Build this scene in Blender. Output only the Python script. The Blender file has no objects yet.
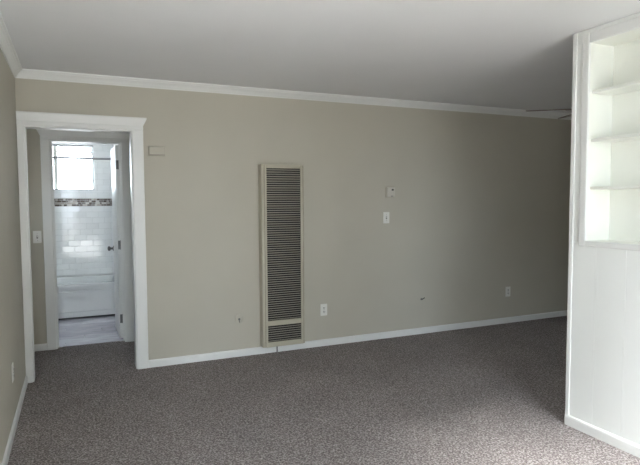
import bpy, bmesh, math, random
from mathutils import Vector, Matrix, Quaternion

SC = bpy.context.scene
COL = SC.collection
random.seed(7)

# ------------------------------------------------------------------ camera
CAM_P = (0.3823, -4.8382, 1.4328)
YAW, PITCH, ROLL, FPX = 0.4220, 0.0595, -0.0051, 548.02
cd = bpy.data.cameras.new('camera')
cam = bpy.data.objects.new('camera', cd)
COL.objects.link(cam)
cam.location = CAM_P
_f = Vector((math.sin(YAW)*math.cos(PITCH), math.cos(YAW)*math.cos(PITCH), -math.sin(PITCH)))
_r0 = Vector((math.cos(YAW), -math.sin(YAW), 0)); _u0 = _r0.cross(_f)
_r = math.cos(ROLL)*_r0 + math.sin(ROLL)*_u0
_u = -math.sin(ROLL)*_r0 + math.cos(ROLL)*_u0
cam.rotation_euler = Matrix((_r, _u, -_f)).transposed().to_euler()
cd.sensor_width = 36.0
cd.lens = FPX*36.0/640.0
cd.clip_start = 0.02
SC.camera = cam

# ------------------------------------------------------------------ world, exposure
H = 2.44                       # ceiling height
FRONT_Y = -4.45                # wall behind the camera
PX, PY = 3.2073, -2.3561       # far bottom edge of the partition face
RIGHT_X = 6.9
DOOR = (0.06, 1.14, 2.10)        # unseen open entrance, added to light the heater wall  x0 x1 z1
SIDE = (-2.45, -1.75, 1.05, 1.95)  # unseen window added as fill for the dining end  y0 y1 z0 z1
WIN = (2.10, 3.10, 0.25, 2.32)  # unseen window added to brighten the right foreground  x0 x1 z0 z1

w = bpy.data.worlds.new('overcast_sky')
SC.world = w
w.use_nodes = True
bg = w.node_tree.nodes['Background']
bg.inputs[0].default_value = (0.81, 0.905, 1.0, 1)
bg.inputs[1].default_value = 11.5
SC.view_settings.view_transform = 'Standard'
SC.view_settings.look = 'None'
SC.view_settings.gamma = 1.0
SC.view_settings.use_curve_mapping = False
SC.view_settings.exposure = 0.27
SC.cycles.max_bounces = 14
SC.cycles.diffuse_bounces = 10
SC.cycles.sample_clamp_indirect = 0.0

sl = bpy.data.lights.new('sun', 'SUN'); sl.energy = 46.0; sl.angle = math.radians(38); sl.color = (1.0, .98, .96)
so = bpy.data.objects.new('sun', sl); COL.objects.link(so)
so.rotation_euler = Vector((0.02, 0.527, -0.845)).to_track_quat('-Z', 'Y').to_euler()

def portal(name, loc, rot, sx, sy):
    l = bpy.data.lights.new(name, 'AREA'); l.shape = 'RECTANGLE'; l.size = sx; l.size_y = sy
    l.cycles.is_portal = True
    o = bpy.data.objects.new(name, l); COL.objects.link(o); o.location = loc; o.rotation_euler = rot
    return o
portal('added_front_portal', ((WIN[0]+WIN[1])/2, FRONT_Y-0.13, (WIN[2]+WIN[3])/2), (math.pi/2, 0, 0), WIN[1]-WIN[0], WIN[3]-WIN[2])
portal('added_dining_portal', (RIGHT_X+.13, (SIDE[0]+SIDE[1])/2, (SIDE[2]+SIDE[3])/2), (0, math.pi/2, 0), SIDE[3]-SIDE[2], SIDE[1]-SIDE[0])
portal('added_hall_portal', (-.68, .56, 1.475), (0, -math.pi/2, 0), .45, .24)
portal('added_entrance_portal', ((DOOR[0]+DOOR[1])/2, FRONT_Y-0.13, DOOR[2]/2), (math.pi/2, 0, 0), DOOR[1]-DOOR[0], DOOR[2])
portal('bath_window_portal', (0.1625, 3.31, 1.8785), (-math.pi/2, 0, 0), 0.985, 0.613)

# ------------------------------------------------------------------ materials
def lin(c):
    return tuple(((v/255)/12.92 if v/255 <= .04045 else ((v/255+.055)/1.055)**2.4) for v in c)

def mat(name, rgb, rough=0.6, metal=0.0, var=0.0, vscale=6.0, bump=0.0, bscale=200.0, spec=0.5, coat=0.0, obj_var=0.0):
    """procedural principled paint: colour varied by noise, fine bump from noise"""
    m = bpy.data.materials.new(name); m.use_nodes = True
    nt = m.node_tree; b = nt.nodes['Principled BSDF']
    b.inputs['Roughness'].default_value = rough; b.inputs['Metallic'].default_value = metal
    b.inputs['Specular IOR Level'].default_value = spec; b.inputs['Coat Weight'].default_value = coat
    tc = nt.nodes.new('ShaderNodeTexCoord')
    n = nt.nodes.new('ShaderNodeTexNoise'); n.inputs['Scale'].default_value = vscale; n.inputs['Detail'].default_value = 4
    nt.links.new(tc.outputs['Object'], n.inputs['Vector'])
    r = nt.nodes.new('ShaderNodeValToRGB')
    a = tuple(max(0, c*(1-var)) for c in rgb); z = tuple(min(1, c*(1+var)) for c in rgb)
    r.color_ramp.elements[0].position = .3; r.color_ramp.elements[1].position = .7
    r.color_ramp.elements[0].color = (*a, 1); r.color_ramp.elements[1].color = (*z, 1)
    nt.links.new(n.outputs['Fac'], r.inputs['Fac'])
    last = r.outputs['Color']
    if obj_var:
        oi = nt.nodes.new('ShaderNodeObjectInfo')
        mr = nt.nodes.new('ShaderNodeMapRange'); mr.inputs['To Min'].default_value = 1-obj_var; mr.inputs['To Max'].default_value = 1+obj_var
        nt.links.new(oi.outputs['Random'], mr.inputs['Value'])
        hs = nt.nodes.new('ShaderNodeHueSaturation'); nt.links.new(mr.outputs['Result'], hs.inputs['Value']); nt.links.new(last, hs.inputs['Color'])
        last = hs.outputs['Color']
    nt.links.new(last, b.inputs['Base Color'])
    if bump:
        n2 = nt.nodes.new('ShaderNodeTexNoise'); n2.inputs['Scale'].default_value = bscale; n2.inputs['Detail'].default_value = 3
        nt.links.new(tc.outputs['Object'], n2.inputs['Vector'])
        bp = nt.nodes.new('ShaderNodeBump'); bp.inputs['Strength'].default_value = bump; bp.inputs['Distance'].default_value = 0.002
        nt.links.new(n2.outputs['Fac'], bp.inputs['Height']); nt.links.new(bp.outputs['Normal'], b.inputs['Normal'])
    return m

M = {}
M['wall'] = mat('greige_wall_paint', (0.49, 0.468, 0.398), .75, var=.02, vscale=2.5, bump=.25, bscale=120, spec=.3)
M['ceil'] = mat('ceiling_white_paint', (0.74, 0.745, 0.755), .9, var=.015, vscale=2, bump=.4, bscale=90, spec=.2)
M['trim'] = mat('white_trim_gloss', (0.74, 0.75, 0.735), .35, var=.01, vscale=8, bump=.05, bscale=60)
M['panel'] = mat('white_panel_paint', (0.80, 0.82, 0.80), .45, var=.01, vscale=5, bump=.06, bscale=50)
M['niche'] = mat('niche_cream_paint', (0.80, 0.81, 0.76), .5, var=.01, vscale=5, bump=.05, bscale=50)
M['heater'] = mat('heater_beige_enamel', (0.46, 0.43, 0.34), .45, var=.04, vscale=10)
M['slat'] = mat('heater_slat_enamel', (0.40, 0.38, 0.32), .5, var=.05, vscale=10)
M['dark'] = mat('dark_cavity', (0.02, 0.02, 0.02), .8)
M['plate'] = mat('white_plastic', (0.74, 0.74, 0.70), .35)
M['thermo'] = mat('thermostat_beige', (0.56, 0.54, 0.48), .4)
M['slot'] = mat('slot_black', (0.05, 0.05, 0.05), .6)
M['chrome'] = mat('brushed_chrome', (0.55, 0.55, 0.56), .25, metal=1.0)
M['bronze'] = mat('dark_hinge_metal', (0.16, 0.16, 0.16), .4, metal=.8)
M['tile'] = mat('white_glazed_tile', (0.87, 0.885, 0.89), .07, var=.01, vscale=3, bump=.3, bscale=14, obj_var=.03)
M['grout'] = mat('pale_grout', (0.72, 0.73, 0.73), .9)
M['tub'] = mat('white_tub_enamel', (0.76, 0.78, 0.78), .15)
M['bathwall'] = mat('bathroom_white_paint', (0.86, 0.865, 0.87), .6, bump=.2, bscale=100)
M['fan'] = mat('fan_blade_grey_brown', (0.24, 0.21, 0.19), .4, var=.1)
M['fanm'] = mat('fan_motor_metal', (0.25, 0.24, 0.23), .35, metal=.7)
M['rod'] = mat('shower_rod_metal', (0.30, 0.30, 0.31), .3, metal=1.0)
M['alu'] = mat('window_aluminium', (0.45, 0.46, 0.47), .4, metal=.6)
M['concrete'] = mat('pale_concrete', (0.42, 0.415, 0.40), .9, var=.08, vscale=1.5)
M['stucco'] = mat('light_block_stucco', (0.20, 0.18, 0.16), .9, var=.06, vscale=3, bump=.4, bscale=60)  # for the unseen outdoor walls added to block light
M['ground'] = mat('outdoor_ground', (0.17, 0.155, 0.14), .9, var=.15, vscale=.7)

def carpet():
    m = bpy.data.materials.new('taupe_frieze_carpet'); m.use_nodes = True
    nt = m.node_tree; b = nt.nodes['Principled BSDF']; L = nt.links.new
    b.inputs['Roughness'].default_value = .95; b.inputs['Specular IOR Level'].default_value = .1
    b.inputs['Sheen Weight'].default_value = .15; b.inputs['Sheen Roughness'].default_value = .6
    tc = nt.nodes.new('ShaderNodeTexCoord')
    n1 = nt.nodes.new('ShaderNodeTexNoise'); n1.inputs['Scale'].default_value = 88; n1.inputs['Detail'].default_value = 6; n1.inputs['Roughness'].default_value = .75
    L(tc.outputs['Object'], n1.inputs['Vector'])
    r = nt.nodes.new('ShaderNodeValToRGB'); e = r.color_ramp.elements
    e[0].position = .39; e[0].color = (.085, .065, .062, 1)
    e[1].position = .61; e[1].color = (.55, .50, .49, 1)
    k = e.new(.5); k.color = (.236, .199, .190, 1)
    L(n1.outputs['Fac'], r.inputs['Fac'])
    n2 = nt.nodes.new('ShaderNodeTexNoise'); n2.inputs['Scale'].default_value = 2.2; n2.inputs['Detail'].default_value = 4
    L(tc.outputs['Object'], n2.inputs['Vector'])
    mr = nt.nodes.new('ShaderNodeMapRange'); mr.inputs['From Min'].default_value = .3; mr.inputs['From Max'].default_value = .7
    mr.inputs['To Min'].default_value = .90; mr.inputs['To Max'].default_value = 1.10
    L(n2.outputs['Fac'], mr.inputs['Value'])
    hs = nt.nodes.new('ShaderNodeHueSaturation'); L(mr.outputs['Result'], hs.inputs['Value']); L(r.outputs['Color'], hs.inputs['Color'])
    L(hs.outputs['Color'], b.inputs['Base Color'])
    v = nt.nodes.new('ShaderNodeTexVoronoi'); v.inputs['Scale'].default_value = 130
    L(tc.outputs['Object'], v.inputs['Vector'])
    ad = nt.nodes.new('ShaderNodeMath'); ad.operation = 'ADD'; L(n1.outputs['Fac'], ad.inputs[0]); L(v.outputs['Distance'], ad.inputs[1])
    bp = nt.nodes.new('ShaderNodeBump'); bp.inputs['Strength'].default_value = .9; bp.inputs['Distance'].default_value = .012
    L(ad.outputs[0], bp.inputs['Height']); L(bp.outputs['Normal'], b.inputs['Normal'])
    return m
M['carpet'] = carpet()

def plank_mat():
    m = bpy.data.materials.new('grey_vinyl_plank'); m.use_nodes = True
    nt = m.node_tree; b = nt.nodes['Principled BSDF']; L = nt.links.new
    b.inputs['Roughness'].default_value = .22
    tc = nt.nodes.new('ShaderNodeTexCoord'); mp = nt.nodes.new('ShaderNodeMapping'); mp.inputs['Scale'].default_value = (2.5, 40, 1)
    oi = nt.nodes.new('ShaderNodeObjectInfo')
    L(tc.outputs['Object'], mp.inputs['Vector']); L(oi.outputs['Location'], mp.inputs['Location'])
    n = nt.nodes.new('ShaderNodeTexNoise'); n.inputs['Scale'].default_value = 2; n.inputs['Detail'].default_value = 5
    L(mp.outputs['Vector'], n.inputs['Vector'])
    r = nt.nodes.new('ShaderNodeValToRGB'); e = r.color_ramp.elements
    e[0].position = .3; e[0].color = (.34, .33, .38, 1); e[1].position = .72; e[1].color = (.64, .62, .70, 1)
    L(n.outputs['Fac'], r.inputs['Fac'])
    mr = nt.nodes.new('ShaderNodeMapRange'); mr.inputs['To Min'].default_value = .8; mr.inputs['To Max'].default_value = 1.2
    L(oi.outputs['Random'], mr.inputs['Value'])
    hs = nt.nodes.new('ShaderNodeHueSaturation'); L(mr.outputs['Result'], hs.inputs['Value']); L(r.outputs['Color'], hs.inputs['Color'])
    L(hs.outputs['Color'], b.inputs['Base Color'])
    return m
M['plank'] = plank_mat()

def mosaic_mat():
    m = bpy.data.materials.new('brown_grey_mosaic'); m.use_nodes = True
    nt = m.node_tree; b = nt.nodes['Principled BSDF']; L = nt.links.new
    b.inputs['Roughness'].default_value = .2
    g = nt.nodes.new('ShaderNodeNewGeometry')
    r = nt.nodes.new('ShaderNodeValToRGB'); e = r.color_ramp.elements; r.color_ramp.interpolation = 'CONSTANT'
    e[0].position = 0; e[0].color = (.10, .07, .05, 1)
    e[1].position = .3; e[1].color = (.20, .17, .15, 1)
    for p_, c_ in ((.5, (.45, .40, .35, 1)), (.72, (.16, .13, .11, 1)), (.85, (.60, .57, .53, 1))):
        k = e.new(p_); k.color = c_
    L(g.outputs['Random Per Island'], r.inputs['Fac']); L(r.outputs['Color'], b.inputs['Base Color'])
    return m
M['mosaic'] = mosaic_mat()

def glass_mat(name, tint):
    m = bpy.data.materials.new(name); m.use_nodes = True
    nt = m.node_tree; nt.nodes.remove(nt.nodes['Principled BSDF']); L = nt.links.new
    out = nt.nodes['Material Output']
    t = nt.nodes.new('ShaderNodeBsdfTransparent'); t.inputs[0].default_value = (*tint, 1)
    g = nt.nodes.new('ShaderNodeBsdfGlossy'); g.inputs['Roughness'].default_value = .02
    lw = nt.nodes.new('ShaderNodeLayerWeight'); lw.inputs['Blend'].default_value = .5
    pw_ = nt.nodes.new('ShaderNodeMath'); pw_.operation = 'POWER'; pw_.inputs[1].default_value = 5; L(lw.outputs['Facing'], pw_.inputs[0])
    fr = nt.nodes.new('ShaderNodeMath'); fr.operation = 'MULTIPLY_ADD'; fr.inputs[1].default_value = .9; fr.inputs[2].default_value = .04
    L(pw_.outputs[0], fr.inputs[0])
    mx = nt.nodes.new('ShaderNodeMixShader')
    L(fr.outputs[0], mx.inputs[0]); L(t.outputs[0], mx.inputs[1]); L(g.outputs[0], mx.inputs[2]); L(mx.outputs[0], out.inputs['Surface'])
    return m
M['glass'] = glass_mat('window_glass', (.97, .98, .98))

# ------------------------------------------------------------------ helpers
def box(bm, x0, x1, y0, y1, z0, z1, bev=0.0, seg=1):
    c = ((x0+x1)/2, (y0+y1)/2, (z0+z1)/2)
    g = bmesh.ops.create_cube(bm, size=1, matrix=Matrix.Translation(c) @ Matrix.Diagonal((abs(x1-x0), abs(y1-y0), abs(z1-z0), 1)))
    if bev:
        vs = set(g['verts'])
        ed = [e for e in bm.edges if e.verts[0] in vs and e.verts[1] in vs]
        bmesh.ops.bevel(bm, geom=ed, offset=bev, segments=seg, affect='EDGES', profile=.5)

def cyl(bm, p0, p1, r0, r1=None, n=20, caps=True):
    p0, p1 = Vector(p0), Vector(p1); d = p1-p0
    q = Vector((0, 0, 1)).rotation_difference(d.normalized())
    mt = Matrix.Translation((p0+p1)/2) @ q.to_matrix().to_4x4()
    bmesh.ops.create_cone(bm, cap_ends=caps, segments=n, radius1=r0, radius2=r0 if r1 is None else r1, depth=d.length, matrix=mt)

def lathe(bm, origin, axis, prof, n=24):
    """prof: list of (distance along axis, radius)"""
    q = Vector((0, 0, 1)).rotation_difference(Vector(axis).normalized())
    o = Vector(origin); rings = []
    for (t, r) in prof:
        rings.append([bm.verts.new(o + q @ Vector((r*math.cos(2*math.pi*i/n), r*math.sin(2*math.pi*i/n), t))) for i in range(n)])
    for a, b in zip(rings, rings[1:]):
        for i in range(n):
            bm.faces.new((a[i], a[(i+1) % n], b[(i+1) % n], b[i]))
    bm.faces.new(list(reversed(rings[0]))); bm.faces.new(rings[-1])

def sweep(bm, p0, p1, out, prof):
    """straight moulding: prof (d, z) with d measured along `out` from the line p0-p1 and z added"""
    out = Vector(out); a = []; b = []
    for d, z in prof:
        o = out*d + Vector((0, 0, z))
        a.append(bm.verts.new(Vector(p0)+o)); b.append(bm.verts.new(Vector(p1)+o))
    n = len(prof)
    for i in range(n):
        j = (i+1) % n
        bm.faces.new((a[i], a[j], b[j], b[i]))
    bm.faces.new(list(reversed(a))); bm.faces.new(b)
    bmesh.ops.recalc_face_normals(bm, faces=bm.faces[:])

def obj(name, bm, m, parent=None, smooth=False, at=None):
    """link one mesh; its origin goes to `at` or to its own base centre"""
    bmesh.ops.recalc_face_normals(bm, faces=bm.faces[:])
    if at is None:
        xs = [v.co.x for v in bm.verts]; ys = [v.co.y for v in bm.verts]; zs = [v.co.z for v in bm.verts]
        at = ((min(xs)+max(xs))/2, (min(ys)+max(ys))/2, min(zs))
    at = Vector(at)
    bmesh.ops.translate(bm, vec=-at, verts=bm.verts[:])
    me = bpy.data.meshes.new(name); bm.to_mesh(me); bm.free()
    me.materials.append(m)
    if smooth:
        for p in me.polygons: p.use_smooth = True
        me.set_sharp_from_angle(angle=math.radians(40))
    o = bpy.data.objects.new(name, me); COL.objects.link(o)
    o.location = at
    if parent:
        o.parent = parent
        o.matrix_parent_inverse = Matrix.Translation(-Vector(WLOC[parent.name]))
    WLOC[o.name] = tuple(at)
    return o
WLOC = {}

def empty(name, loc):
    o = bpy.data.objects.new(name, None); COL.objects.link(o); o.location = loc; o.empty_display_size = .05
    WLOC[o.name] = tuple(loc)
    return o

def tag(o, label, cat, group=None, kind=None):
    o['label'] = label; o['category'] = cat
    if group: o['group'] = group
    if kind: o['kind'] = kind
    return o

def B(name, m, parent, *dims, bev=0.0, seg=1):
    bm = bmesh.new(); box(bm, *dims, bev=bev, seg=seg)
    return obj(name, bm, m, parent)

def copy_at(src, loc):
    """another piece sharing the source's mesh, under the same parent"""
    c = src.copy(); COL.objects.link(c); c.location = loc; WLOC[c.name] = tuple(loc)
    return c

# ------------------------------------------------------------------ the shell
OX0, OX1, OZ = 0.044, 0.846, 2.024      # opening from living room to hall
HALL_Y = 1.0                            # hall's far wall face
BX0, BX1, BZ = 0.190, 0.835, 2.020      # bathroom doorway
BATH_Y0, BATH_Y1 = 1.12, 3.15
BTX0, BTX1 = -0.65, 0.90
HX0, HX1 = -0.55, 1.35

bm = bmesh.new(); box(bm, -0.55, RIGHT_X, FRONT_Y, 1.06, -0.10, 0.0)
tag(obj('floor', bm, M['carpet']), 'taupe speckled wall-to-wall carpet running from the living room into the hall', 'carpet', kind='structure')

bm = bmesh.new(); box(bm, -0.12, RIGHT_X+.12, FRONT_Y-.12, 0.12, H, H+.12)
tag(obj('ceiling', bm, M['ceil']), 'flat white ceiling over the living room', 'ceiling', kind='structure')

bm = bmesh.new()
box(bm, -0.67, OX0, 0, .12, 0, H); box(bm, OX1, RIGHT_X+.12, 0, .12, 0, H); box(bm, OX0, OX1, 0, .12, OZ, H)
wall_back = tag(obj('wall_back', bm, M['wall']), 'long greige painted wall with the tall wall heater on it', 'wall', kind='structure')

bm = bmesh.new(); box(bm, -0.12, 0, FRONT_Y, 0, 0, H)
tag(obj('wall_left', bm, M['wall']), 'greige wall along the left edge with a low outlet', 'wall', kind='structure')

bm = bmesh.new()
box(bm, -.12, DOOR[0], FRONT_Y-.12, FRONT_Y, 0, H); box(bm, DOOR[1], WIN[0], FRONT_Y-.12, FRONT_Y, 0, H)
box(bm, WIN[1], RIGHT_X+.12, FRONT_Y-.12, FRONT_Y, 0, H); box(bm, DOOR[0], DOOR[1], FRONT_Y-.12, FRONT_Y, DOOR[2], H)
box(bm, WIN[0], WIN[1], FRONT_Y-.12, FRONT_Y, 0, WIN[2]); box(bm, WIN[0], WIN[1], FRONT_Y-.12, FRONT_Y, WIN[3], H)
tag(obj('wall_front', bm, M['wall']), 'greige front wall with an added window behind the viewer', 'wall', kind='structure')

bm = bmesh.new()
box(bm, RIGHT_X, RIGHT_X+.12, FRONT_Y, SIDE[0], 0, H); box(bm, RIGHT_X, RIGHT_X+.12, SIDE[1], 0, 0, H)
box(bm, RIGHT_X, RIGHT_X+.12, SIDE[0], SIDE[1], 0, SIDE[2]); box(bm, RIGHT_X, RIGHT_X+.12, SIDE[0], SIDE[1], SIDE[3], H)
tag(obj('wall_right', bm, M['wall']), 'greige wall closing the dark dining end behind the partition', 'wall', kind='structure')

# partition: core with a niche, sheathed in vertical boards
PT = 0.30
NY0, NY1, NZ0, NZ1, ND = -2.477, -3.70, 1.176, 2.354, 0.20    # niche opening and depth
bm = bmesh.new()
fx = PX+.008
ya, yb, za, zb = NY0+.02, NY1-.02, NZ0-.02, NZ1+.02
box(bm, fx, PX+PT, ya, PY, 0, H); box(bm, fx, PX+PT, FRONT_Y, yb, 0, H)
box(bm, fx, PX+PT, yb, ya, 0, za); box(bm, fx, PX+PT, yb, ya, zb, H); box(bm, PX+ND+.02, PX+PT, yb, ya, za, zb)
part = tag(obj('wall_partition', bm, M['panel']), 'white board-panelled partition standing at the right', 'wall', kind='structure')
# boards below the niche, and full height past it
edges = [-2.362, -2.551, -2.746]
while edges[-1] > FRONT_Y+.2: edges.append(edges[-1]-.195)
edges[-1] = FRONT_Y
for a, b in zip(edges, edges[1:]):
    low = b > NY1-.1
    B('panel', M['panel'], part, PX, fx, b+.0004, a-.0004, .05, NZ0-.012 if low else H-.002, bev=.0009)
    if low:
        B('panel', M['panel'], part, PX, fx, b+.0004, a-.0004 if a < -2.4 else -2.385, NZ1+.012, H-.002, bev=.0009)
B('panel', M['panel'], part, PX, fx, NY0+.005, -2.363, NZ0-.011, NZ1+.0115, bev=.001)
B('corner_trim', M['trim'], part, PX-.006, PX+.012, PY-.028, PY, 0, H-.004, bev=.003, seg=2)
B('end_board', M['trim'], part, PX+.012, PX+PT, PY-.002, PY+.008, 0, H-.004, bev=.002)

# built-in shelves in the niche
sh = empty('built_in_shelf', (PX+ND/2, (NY0+NY1)/2, NZ0))
tag(sh, 'white built-in shelf niche recessed into the panelled partition', 'shelf')
B('back_panel', M['niche'], sh, PX+ND, PX+ND+.018, NY1, NY0, NZ0, NZ1)
B('side_panel', M['niche'], sh, PX+.004, PX+ND, NY0, NY0+.018, NZ0-.018, NZ1+.018)
B('side_panel', M['niche'], sh, PX+.004, PX+ND, NY1-.018, NY1, NZ0-.018, NZ1+.018)
B('top_panel', M['niche'], sh, PX+.004, PX+ND, NY1, NY0, NZ1, NZ1+.018)
B('bottom_panel', M['niche'], sh, PX+.004, PX+ND, NY1, NY0, NZ0-.018, NZ0)
for z in (1.495, 1.782, 2.068):
    B('shelf_board', M['niche'], sh, PX+.020, PX+ND, NY1, NY0, z-.009, z+.009, bev=.004, seg=2)
fr = [('stile', NY0-.002, NY0+.046, NZ0-.033, NZ1+.060), ('stile', NY1-.046, NY1+.002, NZ0-.033, NZ1+.060),
      ('rail', NY1+.002, NY0-.002, NZ0-.033, NZ0+.002), ('rail', NY1+.002, NY0-.002, NZ1-.002, NZ1+.060)]
for nm, a, b, z0, z1 in fr:
    B('frame_'+nm, M['trim'], sh, PX-.012, PX+.006, a, b, z0, z1, bev=.005, seg=2)

# ---- hall and bathroom shell
bm = bmesh.new()
box(bm, HX0-.12, BX0, HALL_Y, BATH_Y0, 0, H); box(bm, BX1, HX1+.12, HALL_Y, BATH_Y0, 0, H); box(bm, BX0, BX1, HALL_Y, BATH_Y0, BZ, H)
tag(obj('wall_hall_far', bm, M['wall']), 'greige hall wall holding the bathroom doorway and a light switch', 'wall', kind='structure')
HW = (.44, .68, 1.25, 1.70)  # opening for an unseen window added to brighten the hall
bm = bmesh.new()
box(bm, HX0-.12, HX0, .12, HW[0], 0, H); box(bm, HX0-.12, HX0, HW[1], HALL_Y, 0, H)
box(bm, HX0-.12, HX0, HW[0], HW[1], 0, HW[2]); box(bm, HX0-.12, HX0, HW[0], HW[1], HW[3], H)
tag(obj('wall_hall_left', bm, M['wall']), 'greige wall closing the left end of the small hall', 'wall', kind='structure')
bm = bmesh.new(); box(bm, HX1, HX1+.12, .12, HALL_Y, 0, H)
tag(obj('wall_hall_right', bm, M['wall']), 'greige wall closing the right end of the small hall', 'wall', kind='structure')
bm = bmesh.new(); box(bm, HX0-.12, HX1+.12, .12, BATH_Y0, H, H+.12)
tag(obj('ceiling_hall', bm, M['ceil']), 'white ceiling of the small hall', 'ceiling', kind='structure')
bm = bmesh.new(); box(bm, BTX0-.12, BTX1+.12, BATH_Y0, BATH_Y1+.14, H, H+.12)
tag(obj('ceiling_bathroom', bm, M['bathwall']), 'white bathroom ceiling', 'ceiling', kind='structure')
bm = bmesh.new(); box(bm, BTX0-.12, BTX0, BATH_Y0, BATH_Y1, 0, H)
tag(obj('wall_bathroom_left', bm, M['bathwall']), 'white wall at the left end of the bathtub', 'wall', kind='structure')
bm = bmesh.new(); box(bm, BTX1, BTX1+.12, BATH_Y0, BATH_Y1, 0, H)
tag(obj('wall_bathroom_right', bm, M['bathwall']), 'white bathroom wall behind the open door', 'wall', kind='structure')
WX0, WX1, WZ0, WZ1 = -0.330, 0.655, 1.572, 2.185
bm = bmesh.new()
Y0, Y1 = BATH_Y1+.008, BATH_Y1+.15
box(bm, BTX0-.12, WX0, Y0, Y1, 0, H); box(bm, WX1, BTX1+.12, Y0, Y1, 0, H)
box(bm, WX0, WX1, Y0, Y1, 0, WZ0); box(bm, WX0, WX1, Y0, Y1, WZ1, H)
bw = tag(obj('wall_bathroom_back', bm, M['grout']), 'white subway-tiled wall behind the bathtub with a mosaic band', 'wall', kind='structure')

# subway tiles, one object each
TW, TH, G = .1525, .0763, .0025
MZ0, MZ1 = 1.365, 1.468
tile_src = {}
rt = random.Random(11)
def tile(x0, x1, z0, z1):
    k = (round(x1-x0, 3), round(z1-z0, 3))
    at = ((x0+x1)/2, BATH_Y1+.004, z0)
    if k in tile_src:
        o_ = copy_at(tile_src[k], at)
    else:
        bm = bmesh.new(); box(bm, x0, x1, BATH_Y1, BATH_Y1+.0085, z0, z1, bev=.0016)
        o_ = tile_src[k] = obj('tile', bm, M['tile'], bw, at=at)
    o_.rotation_euler = (rt.uniform(-.006, .006), 0, rt.uniform(-.006, .006))   # hand-set, each a hair out of true
def course(z0, z1, i, xa, xb):
    off = (i % 2)*TW/2
    k = math.floor((xa-off)/TW)-1
    while True:
        a = off+k*TW; b = a+TW; k += 1
        if a >= xb-.004: break
        a2, b2 = max(a+G/2, xa), min(b-G/2, xb)
        if b2-a2 > .012: tile(a2, b2, z0+G/2, z1-G/2)
z, i = MZ0, 0
while z > .50:                                  # below the band, down to the tub
    course(max(z-TH, .44), z, i, BTX0, BTX1); z -= TH; i += 1
z = MZ1; i = 1
while z < WZ0-.01:
    course(z, min(z+TH, WZ0), i, BTX0, BTX1); z += TH; i += 1
z = WZ0
while z < 2.40:
    t = min(z+TH, H)
    if z < WZ1-.02:
        course(z, t, i, BTX0, WX0); course(z, t, i, WX1, BTX1)
    else:
        course(z, t, i, BTX0, BTX1)
    z += TH; i += 1
# mosaic band: tiny sticks joined into one part
bm = bmesh.new(); rs = random.Random(3)
for r_ in range(4):
    zc0 = MZ0+.002+r_*(MZ1-MZ0-.004)/4; zc1 = zc0+(MZ1-MZ0-.004)/4-.002
    x = BTX0
    while x < BTX1-.01:
        l = rs.choice((.026, .040, .055)); x2 = min(x+l, BTX1)
        box(bm, x+.001, x2-.001, BATH_Y1-.001+rs.random()*.002, BATH_Y1+.0085, zc0, zc1); x = x2
mo = obj('mosaic_band', bm, M['mosaic'], bw); mo['kind'] = 'stuff'; mo['label'] = 'brown and grey mosaic tile band'

# bathroom floor of vinyl planks
bm = bmesh.new(); box(bm, BTX0-.12, BTX1+.12, 1.06, BATH_Y1+.14, -.10, -.012)
bf = tag(obj('floor_bathroom', bm, M['grout']), 'grey plank bathroom floor beyond the doorway', 'floor', kind='structure')
PWD, PL = .145, .92
pl_src = {}
y = 1.06; i = 0
while y < 2.46:
    y2 = min(y+PWD, 2.47); x = BTX0 - (i*.37 % PL)
    while x < BTX1:
        a, b = max(x, BTX0), min(x+PL, BTX1); x += PL
        if y < BATH_Y0: a, b = max(a, BX0), min(b, BX1)
        if b-a > .02: B('plank', M['plank'], bf, a+.001, b-.001, y+.001, y2-.001, -.012, 0.0, bev=.0012)
    y = y2; i += 1

# ------------------------------------------------------------------ trims
CROWN = [(0, -.064), (.010, -.064), (.012, -.056), (.017, -.052), (.024, -.040), (.036, -.026), (.043, -.022), (.045, -.014), (.056, -.011), (.058, 0), (0, 0)]
BASE = [(0, 0), (.013, 0), (.013, .050), (.010, .060), (.004, .065), (0, .065)]
def crown(name, p0, p1, out, label):
    bm = bmesh.new(); sweep(bm, p0, p1, out, CROWN)
    return tag(obj(name, bm, M['trim']), label, 'moulding', kind='structure')
crown('trim_1', (0, 0, H), (RIGHT_X, 0, H), (0, -1, 0), 'white crown moulding along the top of the heater wall')
crown('trim_2', (0, FRONT_Y, H), (0, 0, H), (1, 0, 0), 'white crown moulding along the top of the left wall')
def base(name, p0, p1, out, label):
    bm = bmesh.new(); sweep(bm, p0, p1, out, BASE)
    return tag(obj(name, bm, M['trim']), label, 'baseboard', kind='structure')
base('baseboard_back', (.932, 0, 0), (RIGHT_X, 0, 0), (0, -1, 0), 'white baseboard running under the wall heater')
base('baseboard_left', (0, FRONT_Y, 0), (0, -.022, 0), (1, 0, 0), 'white baseboard along the left wall')
base('baseboard_partition', (PX-.001, FRONT_Y, 0), (PX-.001, PY-.006, 0), (-1, 0, 0), 'white baseboard at the foot of the panelled partition')
base('baseboard_hall', (HX0, HALL_Y, 0), (.110, HALL_Y, 0), (0, -1, 0), 'short white baseboard in the hall beside the bathroom doorway')
base('baseboard_right', (RIGHT_X, PY, 0), (RIGHT_X, -.013, 0), (-1, 0, 0), 'white baseboard on the wall of the dark dining end')

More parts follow.
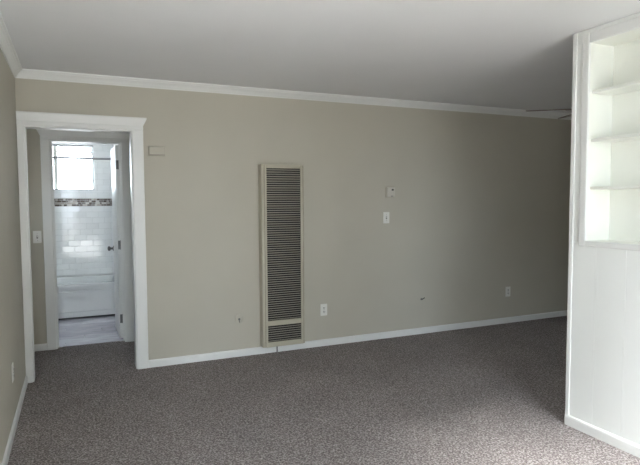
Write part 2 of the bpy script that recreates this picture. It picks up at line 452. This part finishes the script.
def casing(name, x0, x1, ztop, yface, depth, lw, rw, label, hw=.098, left_clip=None):
    """doorway casing on the wall face `yface` (facing -y) with jamb lining through the wall"""
    r = empty(name, ((x0+x1)/2, yface, 0)); tag(r, label, 'door trim', kind='structure')
    t = .02
    xl = x0-lw if left_clip is None else left_clip
    B('side_casing', M['trim'], r, xl, x0+.004, yface-t, yface, 0, ztop-.004, bev=.003, seg=2)
    B('side_casing', M['trim'], r, x1-.004, x1+rw, yface-t, yface, 0, ztop-.004, bev=.003, seg=2)
    # head board with flared crest
    e = .028
    el = e if left_clip is None else 0.0
    bm = bmesh.new(); box(bm, xl, x1+rw, yface-t-.002, yface, ztop-.004, ztop+hw*.30, bev=.002)
    obj('head_casing', bm, M['trim'], r)
    bm = bmesh.new()
    z0, z1, z2 = ztop+hw*.30, ztop+hw*.88, ztop+hw
    pts = [(xl, z0, t+.002), (x1+rw, z0, t+.002), (x1+rw+e, z1, t+.018), (xl-el, z1, t+.018), (x1+rw+e, z2, t+.018), (xl-el, z2, t+.018)]
    fv = [bm.verts.new((p[0], yface-p[2], p[1])) for p in pts]; bv = [bm.verts.new((p[0], yface, p[1])) for p in pts]
    for q in ((0, 1, 2, 3), (3, 2, 4, 5)):
        bm.faces.new([fv[k] for k in q]); bm.faces.new([bv[k] for k in reversed(q)])
    loop = (0, 1, 2, 4, 5, 3)
    for a, b in zip(loop, loop[1:]+loop[:1]):
        bm.faces.new((fv[b], fv[a], bv[a], bv[b]))
    obj('crest', bm, M['trim'], r)
    B('jamb', M['trim'], r, x0-.002, x0+.014, yface-.004, yface+depth, 0, ztop)
    B('jamb', M['trim'], r, x1-.014, x1+.002, yface-.004, yface+depth, 0, ztop)
    B('head_jamb', M['trim'], r, x0+.014, x1-.014, yface-.004, yface+depth, ztop-.016, ztop+.002)
    return r
casing('trim_3', OX0, OX1, OZ, 0, .125, .044, .085, 'wide white casing around the opening to the hall', left_clip=.001)
c2 = casing('trim_4', BX0, BX1, BZ, HALL_Y, .125, .078, .105, 'white casing around the bathroom doorway inside the hall')
B('door_stop', M['trim'], c2, BX0+.014, BX0+.024, HALL_Y+.05, HALL_Y+.083, 0, BZ-.016)
B('door_stop', M['trim'], c2, BX1-.024, BX1-.014, HALL_Y+.05, HALL_Y+.083, 0, BZ-.016)

# ------------------------------------------------------------------ bathroom door, open into the bathroom
dr = empty('door_1', (BX1-.03, BATH_Y0, 0)); tag(dr, 'white bathroom door standing open, seen nearly edge-on', 'door', kind='structure')
DA = math.radians(89.3)
du = Vector((-math.cos(DA), math.sin(DA), 0)); dn = Vector((-math.sin(DA), -math.cos(DA), 0))   # along leaf, hall face normal
hp = Vector((BX1-.051, BATH_Y0+.008, 0))
def D(u, n, z): return hp + du*u + dn*n + Vector((0, 0, z))
def dbox(name, u0, u1, n0, n1, z0, z1, m, parent, bev=.002):
    bm = bmesh.new(); box(bm, u0, u1, n0, n1, z0, z1, bev=bev)
    for v in bm.verts: v.co = D(v.co.x, v.co.y, v.co.z)
    return obj(name, bm, m, parent)
leaf = dbox('leaf', .002, .590, -.035, 0.0, .012, BZ-.022, M['trim'], dr)
for z0, z1 in ((.16, .92), (1.02, 1.86)):
    dbox('raised_panel', .10, .49, -.002, .004, z0, z1, M['trim'], leaf, bev=.003)
for z in (.215, .98, 1.80):
    h = B('hinge', M['bronze'], dr, BX1-.046, BX1-.020, BATH_Y0+.0065, BATH_Y0+.0105, z-.045, z+.045, bev=.001)
    bm = bmesh.new(); cyl(bm, (BX1-.0185, BATH_Y0+.004, z-.048), (BX1-.0185, BATH_Y0+.004, z+.048), .0065, n=12)
    obj('hinge_pin', bm, M['bronze'], h, smooth=True)
bm = bmesh.new()
kz = .905
lathe(bm, D(.53, 0, kz), dn, [(0, .030), (.006, .030), (.010, .014), (.030, .011), (.036, .022), (.048, .027), (.058, .024), (.064, .010)])
obj('knob', bm, M['bronze'], dr, smooth=True)
bm = bmesh.new()
lathe(bm, D(.53, -.035, kz), -dn, [(0, .030), (.006, .030), (.010, .014), (.030, .011), (.036, .022), (.048, .027), (.058, .024), (.064, .010)])
obj('knob', bm, M['bronze'], dr, smooth=True)

# ------------------------------------------------------------------ bathroom window
wn = empty('window_1', ((WX0+WX1)/2, BATH_Y1+.10, WZ0)); tag(wn, 'small bright bathroom window above the bathtub', 'window', kind='structure')
yw = BATH_Y1+.085
B('reveal', M['bathwall'], wn, WX0-.001, WX0+.006, BATH_Y1-.002, yw, WZ0, WZ1)
B('reveal', M['bathwall'], wn, WX1-.006, WX1+.001, BATH_Y1-.002, yw, WZ0, WZ1)
B('window_sill', M['tile'], wn, WX0+.006, WX1-.006, BATH_Y1-.004, yw, WZ0-.002, WZ0+.008, bev=.002)
B('frame_stile', M['alu'], wn, WX0, WX0+.026, yw, yw+.04, WZ0, WZ1, bev=.002)
B('frame_stile', M['alu'], wn, WX1-.026, WX1, yw, yw+.04, WZ0, WZ1, bev=.002)
B('frame_rail', M['alu'], wn, WX0+.026, WX1-.026, yw, yw+.04, WZ0, WZ0+.022, bev=.002)
B('frame_rail', M['alu'], wn, WX0+.026, WX1-.026, yw, yw+.04, WZ1-.026, WZ1, bev=.002)
B('top_track', M['bronze'], wn, .205, WX1-.026, yw-.003, yw+.01, WZ1-.100, WZ1-.087)
B('meeting_stile', M['plate'], wn, .160, .205, yw-.004, yw+.044, WZ0+.022, WZ1-.026, bev=.002)
B('pane', M['glass'], wn, WX0+.026, .160, yw+.028, yw+.032, WZ0+.022, WZ1-.026)
B('pane', M['glass'], wn, .205, WX1-.026, yw+.012, yw+.016, WZ0+.022, WZ1-.026)
B('latch', M['bronze'], wn, WX1-.044, WX1-.028, yw-.006, yw+.012, WZ1-.125, WZ1-.095, bev=.003)
B('latch', M['alu'], wn, WX1-.040, WX1-.028, yw-.004, yw+.012, WZ0+.13, WZ0+.165, bev=.003)

# shower curtain rod
ro = empty('shower_rod', (.12, 2.43, 1.935)); tag(ro, 'dark metal shower rod across the bathtub in front of the window', 'shower rod')
bm = bmesh.new(); cyl(bm, (BTX0+.002, 2.43, 1.951), (BTX1-.002, 2.43, 1.951), .0125, n=16); obj('rod', bm, M['rod'], ro, smooth=True)
for x, a in ((BTX0, 1), (BTX1, -1)):
    bm = bmesh.new(); lathe(bm, (x, 2.43, 1.951), (a, 0, 0), [(0, .034), (.006, .034), (.012, .024), (.02, .016)]); obj('flange', bm, M['rod'], ro, smooth=True)

# bathtub
TY0, TY1, TZ = 2.385, BATH_Y1-.002, .428
tb = empty('bathtub', (.12, (TY0+TY1)/2, 0)); tag(tb, 'white alcove bathtub with a flat panelled apron', 'bathtub')
def rrect(x0, x1, y0, y1, r, n=6):
    pts = []
    for cx, cy, a0 in ((x1-r, y1-r, 0), (x0+r, y1-r, 90), (x0+r, y0+r, 180), (x1-r, y0+r, 270)):
        for k in range(n+1):
            a = math.radians(a0+90*k/n); pts.append((cx+r*math.cos(a), cy+r*math.sin(a)))
    return pts
bm = bmesh.new()
X0, X1 = BTX0+.003, BTX1-.003
rings = []
for (dx, dy0, dy1, z, r) in ((0, 0, 0, TZ-.035, .004), (0, 0, 0, TZ-.012, .004), (.006, .006, .0, TZ, .008), (.045, .075, .06, TZ, .06),
                             (.055, .087, .072, TZ-.012, .07), (.12, .13, .10, TZ-.20, .13), (.18, .17, .14, .12, .15), (.26, .24, .22, .09, .12)):
    rings.append([bm.verts.new((px, py, z)) for px, py in rrect(X0+dx, X1-dx, TY0+dy0, TY1-dy1, r)])
n = len(rings[0])
for a, b in zip(rings, rings[1:]):
    for k in range(n): bm.faces.new((a[k], a[(k+1) % n], b[(k+1) % n], b[k]))
bm.faces.new(rings[-1])
obj('basin', bm, M['tub'], tb, smooth=True)
ap = B('apron', M['tub'], tb, X0, X1, TY0+.012, TY0+.05, .022, TZ-.030, bev=.004, seg=2)
B('apron_panel', M['tub'], ap, X0+.10, X1-.10, TY0+.003, TY0+.013, .085, TZ-.085, bev=.006, seg=2)
B('toe_gap', M['slot'], tb, X0, X1, TY0+.024, TY0+.045, 0, .022)

# ------------------------------------------------------------------ wall heater
HXA, HXB, HZA, HZB, HD = 1.936, 2.354, .075, 1.756, .092
ht = empty('wall_heater', ((HXA+HXB)/2, 0, HZA)); tag(ht, 'tall narrow beige louvred wall heater mounted on the greige wall', 'heater')
bm = bmesh.new()   # body: four thin sides and a dark back
box(bm, HXA, HXA+.004, -HD+.02, 0, HZA, HZB); box(bm, HXB-.004, HXB, -HD+.02, 0, HZA, HZB)
box(bm, HXA+.004, HXB-.004, -HD+.02, 0, HZB-.004, HZB); box(bm, HXA+.004, HXB-.004, -HD+.02, 0, HZA, HZA+.004)
obj('casing', bm, M['heater'], ht)
B('liner', M['dark'], ht, HXA+.004, HXB-.004, -.050, -.002, HZA+.004, HZB-.004)
LX0, LX1 = 1.986, 2.318       # louvre opening on the front plane
fy0, fy1 = -HD, -HD+.018
xo0, xo1 = 1.966, 2.340
zr0, zr1, zl0 = .272, .318, .118
zt = HZB-.034
B('front_stile', M['heater'], ht, xo0, LX0, fy0, fy1, HZA-.002, HZB, bev=.003, seg=2)
B('front_stile', M['heater'], ht, LX1, xo1, fy0, fy1, HZA-.002, HZB, bev=.003, seg=2)
B('front_rail', M['heater'], ht, LX0, LX1, fy0, fy1, zt, HZB, bev=.003, seg=2)
B('front_rail', M['heater'], ht, LX0, LX1, fy0, fy1, zr0, zr1, bev=.003, seg=2)
B('front_rail', M['heater'], ht, LX0, LX1, fy0, fy1, HZA-.002, zl0, bev=.003, seg=2)
B('outer_frame', M['heater'], ht, HXA, xo0-.004, fy0+.002, fy1+.004, HZA, HZB, bev=.002)
B('outer_frame', M['heater'], ht, xo1+.004, HXB, fy0+.002, fy1+.004, HZA, HZB, bev=.002)
B('seam', M['slot'], ht, xo0-.0045, xo0+.001, fy0+.008, fy1+.003, HZA, HZB-.002)
B('seam', M['slot'], ht, xo1-.001, xo1+.0045, fy0+.008, fy1+.003, HZA, HZB-.002)
bm = bmesh.new()             # one louvre blade: sloped plate, outer edge low
w_, t_ = (LX1-LX0-.004)/2, .0016
a = [(-HD+.004, .0010), (-HD+.004, .0054), (-HD+.022, -.0022), (-HD+.022, -.0040)]
L_ = [bm.verts.new((-w_, p[0], p[1])) for p in a]; R_ = [bm.verts.new((w_, p[0], p[1])) for p in a]
for k in range(4): bm.faces.new((L_[k], L_[(k+1) % 4], R_[(k+1) % 4], R_[k]))
bm.faces.new(L_[::-1]); bm.faces.new(R_)
xc = (LX0+LX1)/2
bmesh.ops.translate(bm, vec=(xc, 0, zr1+.010), verts=bm.verts[:])
s0 = obj('louvre', bm, M['slat'], ht, at=(xc, -HD, zr1+.010))
SP = .0206
z = zr1+.010+SP
while z < zt-.008:
    copy_at(s0, (xc, -HD, z)); z += SP
z = zl0+.010
while z < zr0-.008:
    copy_at(s0, (xc, -HD, z)); z += SP
bm = bmesh.new(); cyl(bm, (2.085, -.050, .012), (2.085, -.050, .078), .006, n=12)
obj('gas_pipe', bm, M['bronze'], ht, smooth=True)

# ------------------------------------------------------------------ electrical plates and small wall things
class Frame:
    """local (u right, v up, n out of the wall) -> world"""
    def __init__(s, o, u, n): s.o, s.u, s.n = Vector(o), Vector(u), Vector(n)
    def __call__(s, u, v, n): return s.o + s.u*u + Vector((0, 0, 1))*v + s.n*n
def fbox(fr_, name, m, parent, u0, u1, v0, v1, n0, n1, bev=.0, seg=1):
    bm = bmesh.new(); box(bm, u0, u1, v0, v1, n0, n1, bev=bev, seg=seg)
    for v in bm.verts: v.co = fr_(*v.co)
    return obj(name, bm, m, parent)
def outlet(fr_, label, group=None):
    r = empty('outlet', fr_(0, -.0575, 0)); tag(r, label, 'outlet', group)
    fbox(fr_, 'cover_plate', M['plate'], r, -.036, .036, -.0575, .0575, 0, .006, bev=.003, seg=2)
    for v in (.020, -.020):
        s = fbox(fr_, 'socket', M['plate'], r, -.017, .017, v-.014, v+.014, .005, .009, bev=.002)
        for u in (-.0065, .0065):
            fbox(fr_, 'slot', M['slot'], s, u-.0022, u+.0022, v-.004, v+.008, .0085, .0096)
        fbox(fr_, 'slot', M['slot'], s, -.003, .003, v-.011, v-.0055, .0085, .0096)
    fbox(fr_, 'screw', M['chrome'], r, -.0025, .0025, -.0025, .0025, .0055, .008)
    return r
def switch(fr_, label):
    r = empty('light_switch', fr_(0, -.0575, 0)); tag(r, label, 'switch')
    fbox(fr_, 'cover_plate', M['plate'], r, -.036, .036, -.0575, .0575, 0, .006, bev=.003, seg=2)
    fbox(fr_, 'toggle_slot', M['slot'], r, -.0065, .0065, -.013, .013, .0055, .0066)
    fbox(fr_, 'toggle', M['plate'], r, -.004, .004, -.003, .010, .005, .018, bev=.001)
    for v in (-.03, .03):
        fbox(fr_, 'screw', M['chrome'], r, -.0025, .0025, v-.0025, v+.0025, .0055, .0075)
def FB(x, z): return Frame((x, 0, z), (1, 0, 0), (0, -1, 0))
outlet(FB(2.590, .357), 'white double outlet low on the wall just right of the heater')
outlet(FB(4.927, .365), 'outlet low on the dark end of the wall near the partition')
outlet(Frame((0, -.949, .357), (0, 1, 0), (1, 0, 0)), 'white outlet low on the left wall, seen edge-on')
switch(FB(3.298, 1.247), 'white light switch below the thermostat on the greige wall')
switch(Frame((.060, HALL_Y, 1.094), (1, 0, 0), (0, -1, 0)), 'light switch on the hall wall beside the bathroom doorway')

def jack(x, z, label, stub):
    f = FB(x, z)
    r = empty('cable_jack', f(0, -.04, 0)); tag(r, label, 'cable jack')
    bm = bmesh.new(); lathe(bm, f(0, 0, 0), (0, -1, 0), [(0, .040), (.004, .040), (.007, .034)] if stub else [(0, .022), (.003, .022), (.005, .018)], n=28)
    obj('wall_plate', bm, M['wall'], r, smooth=True)
    bm = bmesh.new(); lathe(bm, f(0, 0, .004), (0, -1, 0), [(0, .010), (.008, .010), (.008, .006), (.022, .006)], n=14)
    obj('connector', bm, M['bronze'], r, smooth=True)
    if stub:
        bm = bmesh.new()
        cyl(bm, f(0, -.012, .005), f(.002, -.030, .012), .0035, n=10)
        obj('cable_stub', bm, M['bronze'], r, smooth=True)
    else:
        bm = bmesh.new()
        cyl(bm, f(.006, .002, .018), f(.022, .018, .036), .005, n=10)
        obj('cable_stub', bm, M['slot'], r, smooth=True)
jack(1.736, .346, 'round cable jack painted wall colour, left of the heater', True)
jack(3.730, .373, 'small dark cable stub low on the wall right of the heater', False)

# thermostat
f = FB(3.340, 1.507)
th = empty('thermostat', f(0, -.058, 0)); tag(th, 'small pale square thermostat above the light switch', 'thermostat')
fbox(f, 'back_plate', M['heater'], th, -.054, .054, -.057, .057, 0, .006, bev=.002)
cv = fbox(f, 'cover', M['thermo'], th, -.046, .046, -.050, .050, .006, .030, bev=.006, seg=2)
fbox(f, 'dial_window', M['slot'], cv, .004, .028, .016, .032, .0295, .0312)
fbox(f, 'lever', M['slot'], cv, -.004, .020, -.042, -.037, .0295, .033)

# door chime
f = FB(1.040, 1.851)
dc = empty('door_chime', f(0, -.042, 0)); tag(dc, 'low rectangular chime box painted wall colour beside the hall opening', 'door chime')
fbox(f, 'back_plate', M['wall'], dc, -.070, .070, -.042, .042, 0, .010)
cv = fbox(f, 'cover', M['wall'], dc, -.068, .068, -.038, .038, .010, .038, bev=.005, seg=2)
fbox(f, 'groove', M['slot'], cv, -.058, .058, -.0325, -.0305, .0378, .0384)

# ------------------------------------------------------------------ ceiling fan behind the partition
FC = Vector((4.46, -1.50, 0)); BZF = 2.20
fn = empty('ceiling_fan', (FC.x, FC.y, H)); tag(fn, 'ceiling fan over the dining end, mostly hidden behind the partition', 'ceiling fan')
bm = bmesh.new(); lathe(bm, (FC.x, FC.y, H), (0, 0, -1), [(0, .065), (.03, .062), (.05, .03)]); obj('canopy', bm, M['fanm'], fn, smooth=True)
bm = bmesh.new(); cyl(bm, (FC.x, FC.y, H-.05), (FC.x, FC.y, BZF+.09), .012, n=14); obj('downrod', bm, M['fanm'], fn, smooth=True)
bm = bmesh.new(); lathe(bm, (FC.x, FC.y, BZF+.09), (0, 0, -1), [(0, .05), (.02, .09), (.05, .105), (.09, .10), (.12, .07), (.15, .06), (.17, .03)]); obj('motor_housing', bm, M['fanm'], fn, smooth=True)
for k in range(5):
    a = math.radians(69.9+72*k)
    mt = Matrix.Translation((FC.x, FC.y, BZF)) @ Matrix.Rotation(a, 4, 'Z') @ Matrix.Rotation(math.radians(-10), 4, 'X')
    bm = bmesh.new()
    pts = [(.18, -.045), (.28, -.052), (.50, -.060), (.545, -.050), (.56, -.030), (.56, .030), (.545, .050), (.50, .060), (.28, .052), (.18, .045)]
    t = [bm.verts.new(mt @ Vector((x, y, .004))) for x, y in pts]; b = [bm.verts.new(mt @ Vector((x, y, -.004))) for x, y in pts]
    bm.faces.new(t); bm.faces.new(b[::-1])
    for q in range(len(pts)): bm.faces.new((t[q], b[q], b[(q+1) % len(pts)], t[(q+1) % len(pts)]))
    bl = obj('blade', bm, M['fan'], fn)
    bm = bmesh.new(); box(bm, .08, .24, -.018, .018, -.010, -.004, bev=.002)
    for v in bm.verts: v.co = mt @ v.co
    obj('blade_bracket', bm, M['fanm'], bl)

# ------------------------------------------------------------------ added windows, out of view, that let daylight in
def added_window(name, win, label):
    pw = empty(name, ((win[0]+win[1])/2, FRONT_Y-.06, win[2])); tag(pw, label, 'window', kind='structure')
    x0, x1, z0, z1 = win; ya, yb = FRONT_Y-.09, FRONT_Y-.03
    for a, b in ((x0, x0+.05), (x1-.05, x1), ((x0+x1)/2-.02, (x0+x1)/2+.02)):
        B('frame_stile', M['trim'], pw, a, b, ya, yb, z0, z1, bev=.003)
    for a, b in ((z0, z0+.05), (z1-.05, z1)):
        for c, d in ((x0+.05, (x0+x1)/2-.02), ((x0+x1)/2+.02, x1-.05)):
            B('frame_rail', M['trim'], pw, c, d, ya, yb, a, b, bev=.003)
    for c, d in ((x0+.05, (x0+x1)/2-.02), ((x0+x1)/2+.02, x1-.05)):
        B('pane', M['glass'], pw, c, d, (ya+yb)/2-.002, (ya+yb)/2+.002, z0+.05, z1-.05)
    B('window_sill', M['trim'], pw, x0-.04, x1+.04, FRONT_Y-.03, FRONT_Y+.03, z0-.025, z0, bev=.004)
added_window('added_window_2', WIN, 'large unseen window added behind the viewer to let light in')

hw = empty('added_window_4', (HX0-.06, (HW[0]+HW[1])/2, HW[2])); tag(hw, 'narrow unseen window added to brighten the small hall', 'window', kind='structure')
xa, xb = HX0-.09, HX0-.03
for a, b in ((HW[0], HW[0]+.035), (HW[1]-.035, HW[1])):
    B('frame_stile', M['trim'], hw, xa, xb, a, b, HW[2], HW[3], bev=.003)
for a, b in ((HW[2], HW[2]+.035), (HW[3]-.035, HW[3])):
    B('frame_rail', M['trim'], hw, xa, xb, HW[0]+.035, HW[1]-.035, a, b, bev=.003)
B('pane', M['glass'], hw, HX0-.062, HX0-.058, HW[0]+.035, HW[1]-.035, HW[2]+.035, HW[3]-.035)
dw = empty('added_window_3', (RIGHT_X+.06, (SIDE[0]+SIDE[1])/2, SIDE[2])); tag(dw, 'unseen white-framed window added to fill the dining end with light', 'window', kind='structure')
xa, xb = RIGHT_X+.03, RIGHT_X+.09
for a, b in ((SIDE[0], SIDE[0]+.045), (SIDE[1]-.045, SIDE[1])):
    B('frame_stile', M['trim'], dw, xa, xb, a, b, SIDE[2], SIDE[3], bev=.003)
for a, b in ((SIDE[2], SIDE[2]+.045), (SIDE[3]-.045, SIDE[3]), ((SIDE[2]+SIDE[3])/2-.02, (SIDE[2]+SIDE[3])/2+.02)):
    B('frame_rail', M['trim'], dw, xa, xb, SIDE[0]+.045, SIDE[1]-.045, a, b, bev=.003)
for a, b in ((SIDE[2]+.045, (SIDE[2]+SIDE[3])/2-.02), ((SIDE[2]+SIDE[3])/2+.02, SIDE[3]-.045)):
    B('pane', M['glass'], dw, RIGHT_X+.058, RIGHT_X+.062, SIDE[0]+.045, SIDE[1]-.045, a, b)

bm = bmesh.new(); box(bm, -40, 40, 3.6, 40, -.35, -.25)  # pale surface added out of view, bounces daylight into the bathroom
tag(obj('ground_back_bounce', bm, M['concrete']), 'unseen pale concrete yard added to bounce light at the bathroom window', 'ground', kind='structure')
bm = bmesh.new(); box(bm, -40, 40, -40, FRONT_Y-.13, -.35, -.25); box(bm, RIGHT_X+.13, 40, FRONT_Y-.13, 3.6, -.35, -.25); box(bm, -40, -.8, FRONT_Y-.13, 3.6, -.35, -.25)  # unseen ground, added so its bounce shapes the indoor light
tag(obj('ground', bm, M['ground']), 'unseen outdoor ground added around the house for its bounce', 'ground', kind='structure')
bm = bmesh.new(); box(bm, .6, 22, -15.6, -15, -.25, 7.0)  # added blocker: hides the low sky from the heater wall
nb = tag(obj('wall_sky_block', bm, M['stucco']), 'unseen stucco wall added across the yard to block low sky', 'wall', kind='structure')
B('parapet_cap', M['trim'], nb, 0.55, 22.05, -15.65, -14.95, 7.0, 7.1)
bm = bmesh.new(); box(bm, -6.0, -5.6, -10.5, -4.3, -.25, 3.6)  # added blocker: keeps entrance skylight off the partition
nb = tag(obj('wall_light_block', bm, M['stucco']), 'unseen stucco wall added left of the entrance to block light', 'wall', kind='structure')
B('parapet_cap', M['trim'], nb, -6.05, -5.55, -10.55, -4.25, 3.6, 3.68)
pr = empty('sun_block_roof', (.5, -5.1, 2.36)); tag(pr, 'unseen flat roof added over the entrance to block sun', 'roof', kind='structure')  # added out of view to keep sun and high sky from the entrance
B('roof_slab', M['trim'], pr, -.5, 1.4, -5.7, FRONT_Y-.121, 2.36, 2.46)
for x in (-.42, 1.32):
    B('post', M['trim'], pr, x-.05, x+.05, -5.65, -5.55, -.25, 2.36)
bm = bmesh.new(); box(bm, -3.0, 1.9, -13, FRONT_Y-.125, -.25, -.10)  # pale slab added out of view as a reflector for the entrance
tag(obj('ground_bounce_slab', bm, M['concrete']), 'unseen pale concrete slab added to bounce light into the entrance', 'walkway', kind='structure')
